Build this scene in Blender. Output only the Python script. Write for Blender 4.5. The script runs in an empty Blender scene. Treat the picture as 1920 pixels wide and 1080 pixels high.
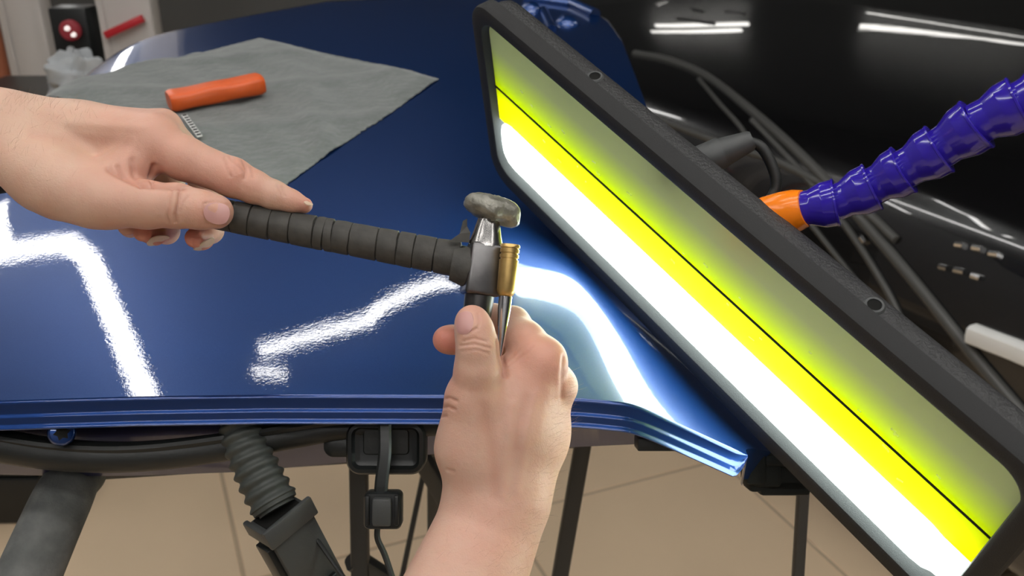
import bpy, bmesh, math, random
import numpy as np
from mathutils import Vector, Matrix
from mathutils.bvhtree import BVHTree

random.seed(7)
rng = np.random.default_rng(7)
SC = bpy.context.scene
COL = SC.collection
R_ = math.radians

# ------------------------------------------------------------------ camera
FPX = 1745.0                      # focal length in pixels of the 1920x1080 frame
PITCH = R_(23.5)
CAM = np.array([0.0, 0.0, 1.38])
FWD = np.array([0, math.cos(PITCH), -math.sin(PITCH)])
UPV = np.array([0, math.sin(PITCH), math.cos(PITCH)])
RGT = np.array([1.0, 0, 0])
cam_d = bpy.data.cameras.new('camera')
cam_d.sensor_width = 36.0
cam_d.lens = FPX / 1920 * 36
cam_d.clip_start = 0.02
cam_d.dof.use_dof = True
cam_d.dof.focus_distance = 0.575
cam_d.dof.aperture_fstop = 11.5
cam = bpy.data.objects.new('camera', cam_d)
COL.objects.link(cam)
cam.location = CAM
cam.rotation_euler = (math.pi / 2 - PITCH, 0, 0)
SC.camera = cam

# ------------------------------------------------------------------ world, exposure
w = bpy.data.worlds.new('world'); SC.world = w; w.use_nodes = True
w.node_tree.nodes['Background'].inputs[0].default_value = (0.75, 0.85, 1.0, 1)
w.node_tree.nodes['Background'].inputs[1].default_value = 0.05
SC.view_settings.view_transform = 'Standard'
SC.view_settings.look = 'None'
SC.view_settings.exposure = 0.2
SC.view_settings.gamma = 1.0
SC.view_settings.use_curve_mapping = False
CEIL_L = 14.0                     # radiance of the ceiling tubes
TUBE_L = 11.0                     # radiance of the inspection lamp's tube

def at(px, py, d):
    """a world point from a picture position and its distance along the view axis"""
    return CAM + d * (FWD + RGT * (px - 960) / FPX + UPV * (540 - py) / FPX)

def atN(lst):
    return np.array([at(*q) for q in lst])

# ------------------------------------------------------------------ materials
MATS = {}
def mat(name, col, rough=0.5, metal=0.0, coat=0.0, coat_r=0.03, emit=None, es=0.0,
        noise=None, bump=None, spec=0.5, sheen=0.0, sss=0.0, vcol=False, trans=0.0):
    m = bpy.data.materials.new(name); m.use_nodes = True
    nt = m.node_tree; b = nt.nodes['Principled BSDF']
    c4 = (*col, 1)
    b.inputs['Base Color'].default_value = c4
    b.inputs['Roughness'].default_value = rough
    b.inputs['Metallic'].default_value = metal
    b.inputs['Coat Weight'].default_value = coat
    b.inputs['Coat Roughness'].default_value = coat_r
    b.inputs['Specular IOR Level'].default_value = spec
    b.inputs['Transmission Weight'].default_value = trans
    if sheen: b.inputs['Sheen Weight'].default_value = sheen
    if sss:
        b.inputs['Subsurface Weight'].default_value = sss
        b.inputs['Subsurface Radius'].default_value = (0.006, 0.002, 0.001)
        b.inputs['Subsurface Scale'].default_value = 1.0
    if emit:
        b.inputs['Emission Color'].default_value = (*emit, 1)
        b.inputs['Emission Strength'].default_value = es
    tc = nt.nodes.new('ShaderNodeTexCoord')
    base = None
    if vcol:
        a = nt.nodes.new('ShaderNodeAttribute'); a.attribute_name = 'Col'
        base = a.outputs['Color']; nt.links.new(base, b.inputs['Base Color'])
    if noise:                       # (scale, amount, second colour, detail)
        sc_, amt, col2 = noise[:3]
        n = nt.nodes.new('ShaderNodeTexNoise'); n.inputs['Scale'].default_value = sc_
        n.inputs['Detail'].default_value = noise[3] if len(noise) > 3 else 4
        nt.links.new(tc.outputs['Object'], n.inputs['Vector'])
        r = nt.nodes.new('ShaderNodeMapRange')
        r.inputs['From Min'].default_value = 0.35; r.inputs['From Max'].default_value = 0.7
        r.inputs['To Max'].default_value = amt
        nt.links.new(n.outputs['Fac'], r.inputs['Value'])
        x = nt.nodes.new('ShaderNodeMix'); x.data_type = 'RGBA'
        nt.links.new(r.outputs['Result'], x.inputs['Factor'])
        if base is not None: nt.links.new(base, x.inputs[6])
        else: x.inputs[6].default_value = c4
        x.inputs[7].default_value = (*col2, 1)
        nt.links.new(x.outputs[2], b.inputs['Base Color'])
    if bump:                        # list of (scale, strength, distance)
        prev = None
        for sc_, st, di in bump:
            n = nt.nodes.new('ShaderNodeTexNoise'); n.inputs['Scale'].default_value = sc_
            n.inputs['Detail'].default_value = 3
            nt.links.new(tc.outputs['Object'], n.inputs['Vector'])
            bn = nt.nodes.new('ShaderNodeBump'); bn.inputs['Strength'].default_value = st
            bn.inputs['Distance'].default_value = di
            nt.links.new(n.outputs['Fac'], bn.inputs['Height'])
            if prev: nt.links.new(prev, bn.inputs['Normal'])
            prev = bn.outputs['Normal']
        nt.links.new(prev, b.inputs['Normal'])
        if coat: nt.links.new(prev, b.inputs['Coat Normal'])
    MATS[name] = m
    return m

PAINT = mat('blue_paint', (0.004, 0.036, 0.165), rough=0.36, metal=0.75, coat=1.0, coat_r=0.012,
            noise=(2500, 0.30, (0.02, 0.085, 0.27), 1), bump=[(420, 0.04, 0.0005), (60, 0.02, 0.002)])
PAINT_H = mat('blue_paint_hem', (0.004, 0.036, 0.175), rough=0.30, metal=0.75, coat=1.0, coat_r=0.03)
PAINT_S = mat('blue_paint_shell', (0.022, 0.024, 0.085), rough=0.35, metal=0.3, coat=0.8, coat_r=0.08)
RUBBER = mat('black_rubber', (0.010, 0.011, 0.010), rough=0.5, bump=[(300, 0.15, 0.001)])
BOOT = mat('boot_rubber', (0.045, 0.05, 0.045), rough=0.6, bump=[(250, 0.2, 0.001)])
PLAST = mat('black_plastic', (0.010, 0.0115, 0.0115), rough=0.38)
HINGEM = mat('hinge_plastic', (0.010, 0.012, 0.011), rough=0.6, spec=0.2)
PLAST_G = mat('dark_grey_plastic', (0.05, 0.053, 0.052), rough=0.5, bump=[(700, 0.15, 0.0005)])
TAPE = mat('rubber_tape', (0.038, 0.036, 0.032), rough=0.72, noise=(90, 0.7, (0.075, 0.070, 0.060)), bump=[(260, 0.3, 0.001), (60, 0.2, 0.002)])
STEEL = mat('worn_steel', (0.17, 0.165, 0.165), rough=0.32, metal=1.0, noise=(70, 0.6, (0.10, 0.095, 0.095)), bump=[(150, 0.15, 0.0012)])
STEEL_N = mat('bright_steel', (0.36, 0.35, 0.34), rough=0.24, metal=1.0, noise=(90, 0.5, (0.2, 0.195, 0.19)))
STEEL_S = mat('polished_steel', (0.62, 0.62, 0.64), rough=0.16, metal=1.0)
STEEL_D = mat('dark_steel', (0.085, 0.08, 0.08), rough=0.35, metal=0.9, noise=(50, 0.6, (0.04, 0.042, 0.045)))
PUTTY = mat('grey_tape_pad', (0.30, 0.29, 0.25), rough=0.45, metal=0.55, noise=(130, 0.8, (0.14, 0.135, 0.11)), bump=[(160, 0.6, 0.002), (50, 0.5, 0.004)])
BRASS = mat('brass', (0.62, 0.42, 0.16), rough=0.36, metal=0.9, noise=(200, 0.4, (0.42, 0.27, 0.09)))
CLOTH = mat('microfibre', (0.110, 0.124, 0.118), rough=0.95, sheen=0.5, spec=0.1, noise=(160, 0.5, (0.165, 0.18, 0.172), 6), bump=[(900, 0.4, 0.001), (70, 0.45, 0.004)])
ORANGE = mat('orange_plastic', (0.66, 0.10, 0.014), rough=0.38, bump=[(60, 0.15, 0.002)])
ORANGE2 = mat('bright_orange_plastic', (0.95, 0.23, 0.008), rough=0.22)
BLUEARM = mat('blue_arm_plastic', (0.030, 0.014, 0.34), rough=0.16, coat=0.3)
LAMPCASE = mat('lamp_case', (0.022, 0.022, 0.022), rough=0.5, bump=[(420, 0.8, 0.0014), (1000, 0.5, 0.0008)])
LAMPRIM = mat('lamp_rim', (0.026, 0.026, 0.026), rough=0.7, spec=0.25, bump=[(1400, 0.35, 0.0006)])
TUBE = mat('lamp_tube', (1, 1, 1), emit=(0.86, 1.0, 0.97), es=TUBE_L)
INK = mat('black_line', (0.012, 0.012, 0.011), rough=0.8, spec=0.1)
WHITE = mat('white_paint', (0.62, 0.59, 0.56), rough=0.5)
RED = mat('red_tape', (0.55, 0.02, 0.03), rough=0.4)
NAVYW = mat('white_plastic', (0.75, 0.75, 0.72), rough=0.4)
CARBLK = mat('car_black', (0.003, 0.003, 0.0035), rough=0.25, coat=1.0, coat_r=0.01, bump=[(3, 0.02, 0.02)])
CARTRIM = mat('car_trim', (0.075, 0.075, 0.07), rough=0.42)
CHROME = mat('chrome', (0.75, 0.75, 0.75), rough=0.12, metal=1.0)
FOAM = mat('grey_foam', (0.10, 0.105, 0.10), rough=0.95, noise=(60, 0.8, (0.19, 0.19, 0.18), 6), bump=[(500, 0.5, 0.001)])
STAND = mat('stand_metal', (0.055, 0.056, 0.055), rough=0.45, metal=0.3)
TILE = mat('beige_tile', (0.84, 0.64, 0.425), rough=0.42, noise=(2.5, 0.45, (0.74, 0.56, 0.37), 6))
GROUT = mat('grout', (0.52, 0.40, 0.27), rough=0.9)
WALLD = mat('dark_wall', (0.022, 0.023, 0.023), rough=0.8)
WALLG = mat('grey_wall', (0.30, 0.30, 0.31), rough=0.8)
CEILM = mat('ceiling_paint', (0.07, 0.075, 0.085), rough=0.8)
SCREENM = mat('grey_screen', (0.075, 0.074, 0.070), rough=0.8)
RAG = mat('pale_rag', (0.42, 0.44, 0.45), rough=0.9, noise=(25, 0.6, (0.28, 0.29, 0.30)))
RUST = mat('rusty_brown', (0.32, 0.10, 0.045), rough=0.6)
SLEEVE = mat('black_sleeve', (0.012, 0.012, 0.014), rough=0.9)
TUBEC = mat('ceiling_tube', (1, 1, 1), emit=(1.0, 0.98, 0.95), es=CEIL_L)
TUBED = mat('wall_tube', (1, 1, 1), emit=(1.0, 0.97, 0.92), es=1.8)
REDLED = mat('red_led', (0.16, 0.01, 0.015), rough=0.6, emit=(1.0, 0.10, 0.14), es=.06)
WHITELED = mat('white_led', (1, 1, 1), emit=(1.0, 0.85, 0.8), es=.6)
SKIN = mat('skin', (0.62, 0.36, 0.25), rough=0.48, spec=0.4, sss=0.25, vcol=True,
           noise=(70, 0.30, (0.56, 0.27, 0.19), 5), bump=[(1100, 0.22, 0.0007), (330, 0.22, 0.0010)])
HAIR = mat('hair', (0.34, 0.21, 0.12), rough=0.5)
NAIL = mat('fingernail', (0.52, 0.275, 0.25), rough=0.32)
NAILTIP = mat('fingernail_edge', (0.62, 0.46, 0.34), rough=0.35)

# lamp back plate: a film coloured yellow beside the tube, fading to grey-olive towards its upper edge
def plate_mat():
    m = mat('yellow_film', (0.8, 0.8, 0.02), rough=0.42, spec=0.35)
    nt = m.node_tree; b = nt.nodes['Principled BSDF']
    tc = nt.nodes.new('ShaderNodeTexCoord'); sp = nt.nodes.new('ShaderNodeSeparateXYZ')
    nt.links.new(tc.outputs['Object'], sp.inputs[0])
    cr = nt.nodes.new('ShaderNodeValToRGB'); mr = nt.nodes.new('ShaderNodeMapRange')
    mr.inputs['From Min'].default_value = -0.075; mr.inputs['From Max'].default_value = 0.075
    nt.links.new(sp.outputs['Y'], mr.inputs['Value']); nt.links.new(mr.outputs['Result'], cr.inputs[0])
    e = cr.color_ramp.elements
    e[0].position = 0.16; e[0].color = (0.50, 0.52, 0.30, 1)
    e[1].position = 0.40; e[1].color = (0.74, 0.92, 0.0, 1)
    x = e.new(0.60); x.color = (0.95, 0.85, 0.0, 1)
    nt.links.new(cr.outputs['Color'], b.inputs['Base Color'])
    tl = nt.nodes.new('ShaderNodeBsdfTranslucent'); mx = nt.nodes.new('ShaderNodeMixShader')
    nt.links.new(cr.outputs['Color'], tl.inputs['Color'])
    mx.inputs[0].default_value = 0.6
    nt.links.new(b.outputs[0], mx.inputs[1]); nt.links.new(tl.outputs[0], mx.inputs[2])
    nt.links.new(mx.outputs[0], nt.nodes['Material Output'].inputs['Surface'])
    return m
FILM = plate_mat()
CHIP = mat('scratched_film', (0.9, 0.95, 0.9), rough=0.5)
nt = CHIP.node_tree; tl = nt.nodes.new('ShaderNodeBsdfTranslucent'); tl.inputs['Color'].default_value = (1, 1, 1, 1)
nt.links.new(tl.outputs[0], nt.nodes['Material Output'].inputs['Surface'])

# ------------------------------------------------------------------ object helpers
def tag(o, label=None, cat=None, group=None, kind=None):
    if label: o['label'] = label
    if cat: o['category'] = cat
    if group: o['group'] = group
    if kind: o['kind'] = kind
    return o

def empty(name, loc, label=None, cat=None, group=None, kind=None):
    o = bpy.data.objects.new(name, None); COL.objects.link(o)
    o.empty_display_size = 0.02
    o.location = Vector(loc); o['_w'] = 0
    del o['_w']
    return tag(o, label, cat, group, kind)

def wloc(o):
    p = Vector((0, 0, 0))
    while o is not None:
        p = p + o.location; o = o.parent
    return p

def obj(name, vf, m, parent=None, smooth=True, label=None, cat=None, group=None, kind=None, origin=None):
    """one mesh object from world-space vertices and faces"""
    v, f = vf
    v = np.asarray(v, float)
    lo, hi = v.min(0), v.max(0)
    if parent is not None and origin is None:
        org = np.array([(lo[0] + hi[0]) / 2, (lo[1] + hi[1]) / 2, (lo[2] + hi[2]) / 2])
    elif origin is not None:
        org = np.array(origin)
    else:
        org = np.array([(lo[0] + hi[0]) / 2, (lo[1] + hi[1]) / 2, lo[2]])
    me = bpy.data.meshes.new(name)
    me.from_pydata((v - org).tolist(), [], [list(map(int, q)) for q in f])
    if smooth:
        me.polygons.foreach_set('use_smooth', [True] * len(me.polygons))
    me.materials.append(m)
    me.update()
    bm = bmesh.new(); bm.from_mesh(me)
    bmesh.ops.recalc_face_normals(bm, faces=bm.faces)
    bm.to_mesh(me); bm.free()
    if smooth: me.set_sharp_from_angle(angle=R_(42))
    o = bpy.data.objects.new(name, me); COL.objects.link(o)
    if parent is not None:
        o.parent = parent
        o.location = Vector(org) - wloc(parent)
    else:
        o.location = Vector(org)
    return tag(o, label, cat, group, kind)

def nrm(v):
    v = np.asarray(v, float); return v / np.linalg.norm(v)

def join(*vfs):
    V, Fc, n = [], [], 0
    for v, f in vfs:
        V.append(np.asarray(v, float)); Fc += [[i + n for i in q] for q in f]; n += len(v)
    return np.vstack(V), Fc

def frames(path):
    p = np.asarray(path, float); n = len(p)
    t = np.zeros_like(p)
    t[1:-1] = p[2:] - p[:-2]; t[0] = p[1] - p[0]; t[-1] = p[-1] - p[-2]
    t /= np.linalg.norm(t, axis=1)[:, None]
    a = np.array([0, 0, 1.0]) if abs(t[0][2]) < .9 else np.array([1.0, 0, 0])
    u = nrm(a - t[0] * (a @ t[0])); us = [u]
    for i in range(1, n):
        u = us[-1] - t[i] * (us[-1] @ t[i]); us.append(nrm(u))
    us = np.array(us); return p, t, us, np.cross(t, us)

def tube(path, rad, seg=16, cap=True, sq=None):
    p, t, u, b = frames(path); n = len(p)
    r = np.full(n, rad) if np.isscalar(rad) else np.asarray(rad, float)
    V = []
    for i in range(n):
        for k in range(seg):
            a = 2 * math.pi * (k + .5) / seg
            ca, sa = math.cos(a), math.sin(a)
            if sq: ca = math.copysign(abs(ca) ** sq, ca); sa = math.copysign(abs(sa) ** sq, sa)
            V.append(p[i] + r[i] * (u[i] * ca + b[i] * sa))
    Fc = []
    for i in range(n - 1):
        for k in range(seg):
            k2 = (k + 1) % seg
            Fc.append([i * seg + k, i * seg + k2, (i + 1) * seg + k2, (i + 1) * seg + k])
    if cap:
        Fc.append(list(range(seg))[::-1]); Fc.append(list(range((n - 1) * seg, n * seg)))
    return np.array(V), Fc

def lathe(a, b, prof, seg=24):
    """profile [(fraction along a->b, radius)]"""
    a, b = np.asarray(a, float), np.asarray(b, float); t = nrm(b - a)
    x = np.array([0, 0, 1.0]) if abs(t[2]) < .9 else np.array([1.0, 0, 0])
    u = nrm(np.cross(t, x)); v = np.cross(t, u); V = []
    for s, r in prof:
        c = a + (b - a) * s
        for k in range(seg):
            an = 2 * math.pi * k / seg
            V.append(c + r * (u * math.cos(an) + v * math.sin(an)))
    n = len(prof); Fc = []
    for i in range(n - 1):
        for k in range(seg):
            k2 = (k + 1) % seg
            Fc.append([i * seg + k, i * seg + k2, (i + 1) * seg + k2, (i + 1) * seg + k])
    Fc.append(list(range(seg))[::-1]); Fc.append(list(range((n - 1) * seg, n * seg)))
    return np.array(V), Fc

def box(c, ax, ay, az, hx, hy, hz, bev=0.0, seg=2, taper=1.0):
    """oriented bevelled box, half sizes along three axes; taper scales the +z end"""
    bm = bmesh.new(); bmesh.ops.create_cube(bm, size=2.0)
    for v in bm.verts:
        k = taper if v.co.z > 0 else 1.0
        v.co = Vector((v.co.x * hx * k, v.co.y * hy * k, v.co.z * hz))
    if bev:
        bmesh.ops.bevel(bm, geom=list(bm.edges), offset=bev, segments=seg, profile=.5, affect='EDGES')
    bm.verts.index_update()
    c = np.asarray(c, float)
    V = np.array([c + np.asarray(ax) * v.co.x + np.asarray(ay) * v.co.y + np.asarray(az) * v.co.z for v in bm.verts])
    Fc = [[v.index for v in f.verts] for f in bm.faces]
    bm.free(); return V, Fc

AX, AY, AZ = np.eye(3)
def abox(x0, x1, y0, y1, z0, z1, bev=0.0):
    return box(((x0 + x1) / 2, (y0 + y1) / 2, (z0 + z1) / 2), AX, AY, AZ, (x1 - x0) / 2, (y1 - y0) / 2, (z1 - z0) / 2, bev)

def grid_faces(nu, nv, flip=False):
    F_ = []
    for i in range(nu - 1):
        for j in range(nv - 1):
            q = [i * nv + j, (i + 1) * nv + j, (i + 1) * nv + j + 1, i * nv + j + 1]
            F_.append(q[::-1] if flip else q)
    return F_

def spline(pts, n):
    """Catmull-Rom through pts"""
    p = np.asarray(pts, float); m = len(p)
    q = np.vstack([2 * p[0] - p[1], p, 2 * p[-1] - p[-2]])
    out = []
    for s in np.linspace(0, m - 1 - 1e-9, n):
        i = int(s); t = s - i
        a, b, c, d = q[i], q[i + 1], q[i + 2], q[i + 3]
        out.append(.5 * ((2 * b) + (c - a) * t + (2 * a - 5 * b + 4 * c - d) * t * t + (3 * b - a - 3 * c + d) * t ** 3))
    return np.array(out)

# ------------------------------------------------------------------ the room
RX0, RX1, RY0, RY1, CZ = -3.3, 3.6, -2.6, 5.2, 3.0
obj('wall_back', abox(RX0 - .1, RX1 + .1, RY1, RY1 + .1, -0.02, CZ), WALLD, smooth=False, kind='structure')
obj('wall_front', abox(RX0 - .1, RX1 + .1, RY0 - .1, RY0, -0.02, CZ), WALLG, smooth=False, kind='structure')
obj('wall_left', abox(RX0 - .1, RX0, RY0, RY1, -0.02, CZ), WALLG, smooth=False, kind='structure')
obj('wall_right', abox(RX1, RX1 + .1, RY0, RY1, -0.02, CZ), WALLD, smooth=False, kind='structure')
obj('ceiling', abox(RX0 - .1, RX1 + .1, RY0 - .1, RY1 + .1, CZ, CZ + .1), CEILM, smooth=False, kind='structure')
floor = obj('floor', abox(RX0, RX1, RY0, RY1, -0.03, -0.0025), GROUT, smooth=False, kind='structure')
# square tiles turned against the camera, each a piece of its own
TA = R_(22.5); tw = 0.605; gap = 0.009
t1 = np.array([math.cos(TA), math.sin(TA), 0]); t2 = np.array([-math.sin(TA), math.cos(TA), 0])
base_v, base_f = box((0, 0, -0.004), AX, AY, AZ, (tw - gap) / 2, (tw - gap) / 2, 0.004, 0.0012, 1)
tme = bpy.data.meshes.new('tile'); tme.from_pydata(base_v.tolist(), [], base_f); tme.materials.append(TILE); tme.update()
toff = np.array([1.286, 1.686])      # grid phase
fw = wloc(floor)
for i in range(-12, 10):
    for j in range(-12, 12):
        c = t1 * (toff[0] + (i + .5) * tw) + t2 * (toff[1] + (j + .5) * tw)
        if not (RX0 + .42 < c[0] < RX1 - .42 and RY0 + .42 < c[1] < RY1 - .42): continue
        o = bpy.data.objects.new('tile', tme); COL.objects.link(o)
        o.parent = floor; o.location = Vector(c) - fw; o.rotation_euler = (0, 0, TA)

# ceiling light strips: joined LED tubes in an angular pattern
def ceiling_strip(a, b, label, w_=0.022):
    a = np.array([a[0], a[1], CZ - .035]); b = np.array([b[0], b[1], CZ - .035])
    t = nrm(b - a)
    e = empty('ceiling_light', (a + b) / 2 + np.array([0, 0, .035]), label, 'ceiling light', 'LED strips on the ceiling')
    s = np.cross(AZ, t)
    obj('housing', box((a + b) / 2 + np.array([0, 0, .022]), t, s, AZ, np.linalg.norm(b - a) / 2, w_ + .006, .013, .003, 1), NAVYW, e)
    obj('light_tube', tube([a, b], w_, 12), TUBEC, e)
    return e
STRIPS = [((-1.05, 1.86), (-1.78, 3.10), 'long ceiling LED strip mirrored at the left of the blue panel', .043),
          ((-1.78, 3.10), (-1.92, 3.25), 'stubby corner piece of ceiling LED strip at the bend of the long one', .043),
          ((-1.92, 3.25), (-2.20, 3.20), 'ceiling LED strip joining the long one at its far end', .043),
          ((-2.20, 3.20), (-2.75, 2.95), 'ceiling LED strip running on to the left wall', .043),
          ((-2.20, 3.20), (-2.50, 3.70), 'ceiling LED strip branching off towards the back wall', .043),
          ((-.92, 2.47), (-.54, 2.64), 'short ceiling LED strip mirrored left of the punch', .024),
          ((-.54, 2.64), (-.50, 2.72), 'shortest ceiling LED strip joining two longer ones', .024),
          ((-.50, 2.72), (-.29, 2.94), 'short ceiling LED strip mirrored under the hammer handle', .024),
          ((-.92, 2.36), (-.80, 2.35), 'stub of ceiling LED strip mirrored just above the door hem', .014),
          ((1.9, 1.4), (3.1, 2.6), 'added ceiling LED strip above the black car', .05),  # from here on: unseen strips, added to light the room and car
          ((-2.2, 1.3), (-2.2, -.9), 'added ceiling LED strip along the left wall', .05),
          ((-1.0, .9), (1.2, .9), 'added crosswise ceiling LED strip right above the camera', .05),
          ((-1.4, .1), (1.4, .1), 'added crosswise ceiling LED strip just behind the camera', .05),
          ((-1.4, -.8), (1.4, -.8), 'added crosswise ceiling LED strip well behind the camera', .05),
          ((-1.4, -1.8), (1.4, -1.8), 'added crosswise ceiling LED strip near the front wall', .05),
          ((1.9, .8), (1.9, -1.2), 'added ceiling LED strip on the right behind the camera', .05)]
for a, b, lb, wd_ in STRIPS:
    ceiling_strip(a, b, lb, wd_)
def wall_strip(a, b, label, r, m):
    a = np.array([a[0], RY1 - .04, a[1]]); b = np.array([b[0], RY1 - .04, b[1]]); t = nrm(b - a)
    e = empty('wall_light', (a + b) / 2 + np.array([0, .04, 0]), label, 'wall light', 'LED strips on the back wall')
    obj('housing', box((a + b) / 2 + np.array([0, .027, 0]), t, np.cross(t, AY), AY, np.linalg.norm(b - a) / 2, r + .006, .012, .003, 1), NAVYW, e)
    obj('light_tube', tube([a, b], r, 12), m, e)
wall_strip((-2.45, 1.95), (-2.5, 2.8), 'upright LED strip on the back wall, mirrored in the far left corner of the panel', .05, TUBEC)
wall_strip((.70, 1.26), (1.22, 1.22), 'upper of two short LED strips mirrored at the left end of the black car', .016, TUBED)
wall_strip((.74, 1.18), (1.26, 1.16), 'lower of two short LED strips mirrored at the left end of the black car', .016, TUBED)
wall_strip((1.86, 1.23), (2.83, 1.40), 'long LED strip mirrored low on the black car', .014, TUBED)
wall_strip((1.90, 1.09), (2.80, 1.27), 'long LED strip mirrored high on the black car', .011, TUBED)

# ------------------------------------------------------------------ the blue door
DT = R_(8.5)
DO = at(960, 742, 0.6235)
E1 = AX.copy(); E2 = np.array([0, math.cos(DT), math.sin(DT)]); EN = np.array([0, -math.sin(DT), math.cos(DT)])
SL, SR = -0.575, 0.165

def sp(x): return np.where(x > 30, x, np.log1p(np.exp(np.clip(x, -40, 30))))
def tfar(s):
    return np.interp(s, [-.575, -.565, -.54, -.434, -.31, -.15, .09, .13, .155, .165], [.78, .86, .905, 1.0, 1.11, 1.14, 1.15, 1.12, 1.05, .94])
def tnear(s):
    px = 960 + s * FPX / .6235
    return np.interp(px, [-500, 0, 250, 500, 830, 1085, 1150, 1250, 1400, 1450], [-.006, -.0015, .0015, .003, .0025, -.0005, -.003, -.002, .0, .0])
def sstep(a, b, x):
    u = np.clip((x - a) / (b - a), 0, 1); return u * u * (3 - 2 * u)
def height(s, t):
    s = np.asarray(s, float); t = np.asarray(t, float)
    wd = .0059                                     # a crease runs along the door, the skin falls away right of it
    tc = np.clip(t, -.05, .22)
    k = wd * sp((s - .0774 + .15 * tc) / wd)
    h = (-.5693 - 1.559 * tc) * k * (1 - .88 * sstep(.16, .46, t))
    win = 1 / (1 + np.exp(-np.clip(s / .02, -40, 40)))
    h = h + .0095 * win * np.exp(-((t - .1249) / .067) ** 2) - .00453 * win * np.tanh(t / .1)
    h = h - .03 * (s + .1) ** 2 - .03 * (t - .2) ** 2
    h = h - 0.35 * np.maximum(0, -.46 - s) ** 2          # roll towards the left rim
    h = h - 0.012 * np.exp(-np.maximum(0, tfar(s) - t) / .015)
    h = h - 0.010 * np.exp(-np.maximum(0, s - SL) / .018)
    return h
def door(s, t, extra=0.0):
    s, t = np.broadcast_arrays(np.asarray(s, float), np.asarray(t, float))
    return DO + s[..., None] * E1 + t[..., None] * E2 + (height(s, t) + extra)[..., None] * EN

car_door = empty('car_door', (DO[0] - .15, DO[1] + .4, 0.93),
                 'metallic blue car door lying flat on a work stand', 'car door')
nu, nv = 240, 240
ss = np.concatenate([np.linspace(SL, -.05, 110), np.linspace(-.05, SR, 131)[1:]])
nu = len(ss)
vv = np.linspace(0, 1, nv)
S, T = np.meshgrid(ss, vv, indexing='ij')
TT = tnear(S) + (tfar(S) - tnear(S)) * T
S = S + np.maximum(0, S - .10) / (SR - .10) * .060 * sstep(.004, .06, TT) * (1 - sstep(.16, .40, TT))
Pn = door(S, TT)
V = Pn.reshape(-1, 3); Fc = grid_faces(nu, nv)
# folded skirt round the three other rims
def skirt(row, down, n0):
    row = np.asarray(row); low = row - EN * down * .5; low2 = row - EN * down
    m = len(row); vs = np.vstack([row, low, low2]); fs = []
    for k in range(2):
        for i in range(m - 1):
            fs.append([n0 + k * m + i, n0 + k * m + i + 1, n0 + (k + 1) * m + i + 1, n0 + (k + 1) * m + i])
    return vs, fs
rim = np.vstack([Pn[0, :], Pn[1:, -1], Pn[-1, -2::-1]])
sv, sf = skirt(rim, .03, 0)
obj('outer_panel', join((V, Fc), (sv, sf)), PAINT, car_door)

# folded flange and latch bumps at the far right corner
for (s0, t0, s1, t1, r) in [(.02, 1.10, .10, 1.09, .010), (.10, 1.09, .135, 1.03, .011), (.05, 1.02, .06, .90, .007)]:
    q = np.linspace(0, 1, 12)
    obj('corner_bead', tube(door(s0 + (s1 - s0) * q, t0 + (t1 - t0) * q, .002), r, 12), PAINT, car_door)
obj('latch_bump', lathe(door(.085, .96, -.004), door(.085, .96, .012), [(0, .022), (.5, .018), (.9, .010), (1, .004)], 20), PAINT, car_door)
obj('latch_bump', lathe(door(.03, 1.02, -.004), door(.03, 1.02, .014), [(0, .020), (.5, .016), (.9, .010), (1, .004)], 20), PAINT, car_door)

# rolled hem along the near edge
prof = [(0, 0), (.0012, -.0003), (.0022, -.0012), (.0026, -.0026), (.0028, -.0108), (.0036, -.0119), (.0050, -.0124), (.0058, -.0136),
        (.0061, -.0183), (.0069, -.0194), (.0083, -.0199), (.0091, -.0211), (.0088, -.0223), (.0066, -.0228), (.0, -.0228)]
hs = np.linspace(SL, SR, 260)
edge = door(hs, tnear(hs))
endk = np.clip((SR - hs) / .010, .02, 1) ** .6          # the hem tucks in at the corner
HV = []
for (fx, fz) in prof:
    HV.append(edge - E2 * fx * .9 * endk[:, None] + AZ * fz * .78 * endk[:, None])
HV = np.array(HV).reshape(-1, 3)
obj('hem_flange', (HV, grid_faces(len(prof), len(hs))), PAINT_H, car_door)

# inner shell below the hem (hinge face and underside)
spx = np.array([-480, -200, 0, 145, 260, 450, 640, 830, 1000, 1190, 1200, 1330, 1400])
sbot = np.array([870, 880, 890, 893, 892, 885, 868, 850, 842, 833, 832, 838, 850])
xs = np.linspace(-470, 1225, 120)
top = np.array([at(x, np.interp((x - 960) / FPX * .66, hs, 0 * hs) + 770 + max(0, (x - 1085)) * .30, .655) for x in xs])
bot = np.array([at(x, np.interp(x, spx, sbot), .700) for x in xs])
b2 = bot + E2 * .02 - AZ * .003; b3 = bot + E2 * .55 + AZ * .02; tp3 = top + E2 * .55 - EN * .01
mid = np.array([at(x, np.interp(x, spx, sbot) - 62, .664) for x in xs])
SV = np.vstack([top, mid, bot, b2, b3, tp3])
fs = grid_faces(6, len(xs))
obj('inner_shell', (SV, fs), PAINT_S, car_door)
seal = spline(atN([(-140, 812, .648), (0, 836, .648), (100, 851, .648), (200, 857, .648), (300, 853, .648), (420, 838, .65), (540, 818, .652), (660, 802, .654), (830, 798, .656), (1000, 792, .656)]), 80)
obj('weatherstrip', tube(seal, np.interp(np.linspace(0, 1, 80), [0, .6, 1], [.0120, .0100, .006]), 14), RUBBER, car_door, label='black rubber weatherstrip')
obj('weatherstrip_lip', tube(seal - np.array([0, .004, -.009]), .0035, 8), RUBBER, car_door)
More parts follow.
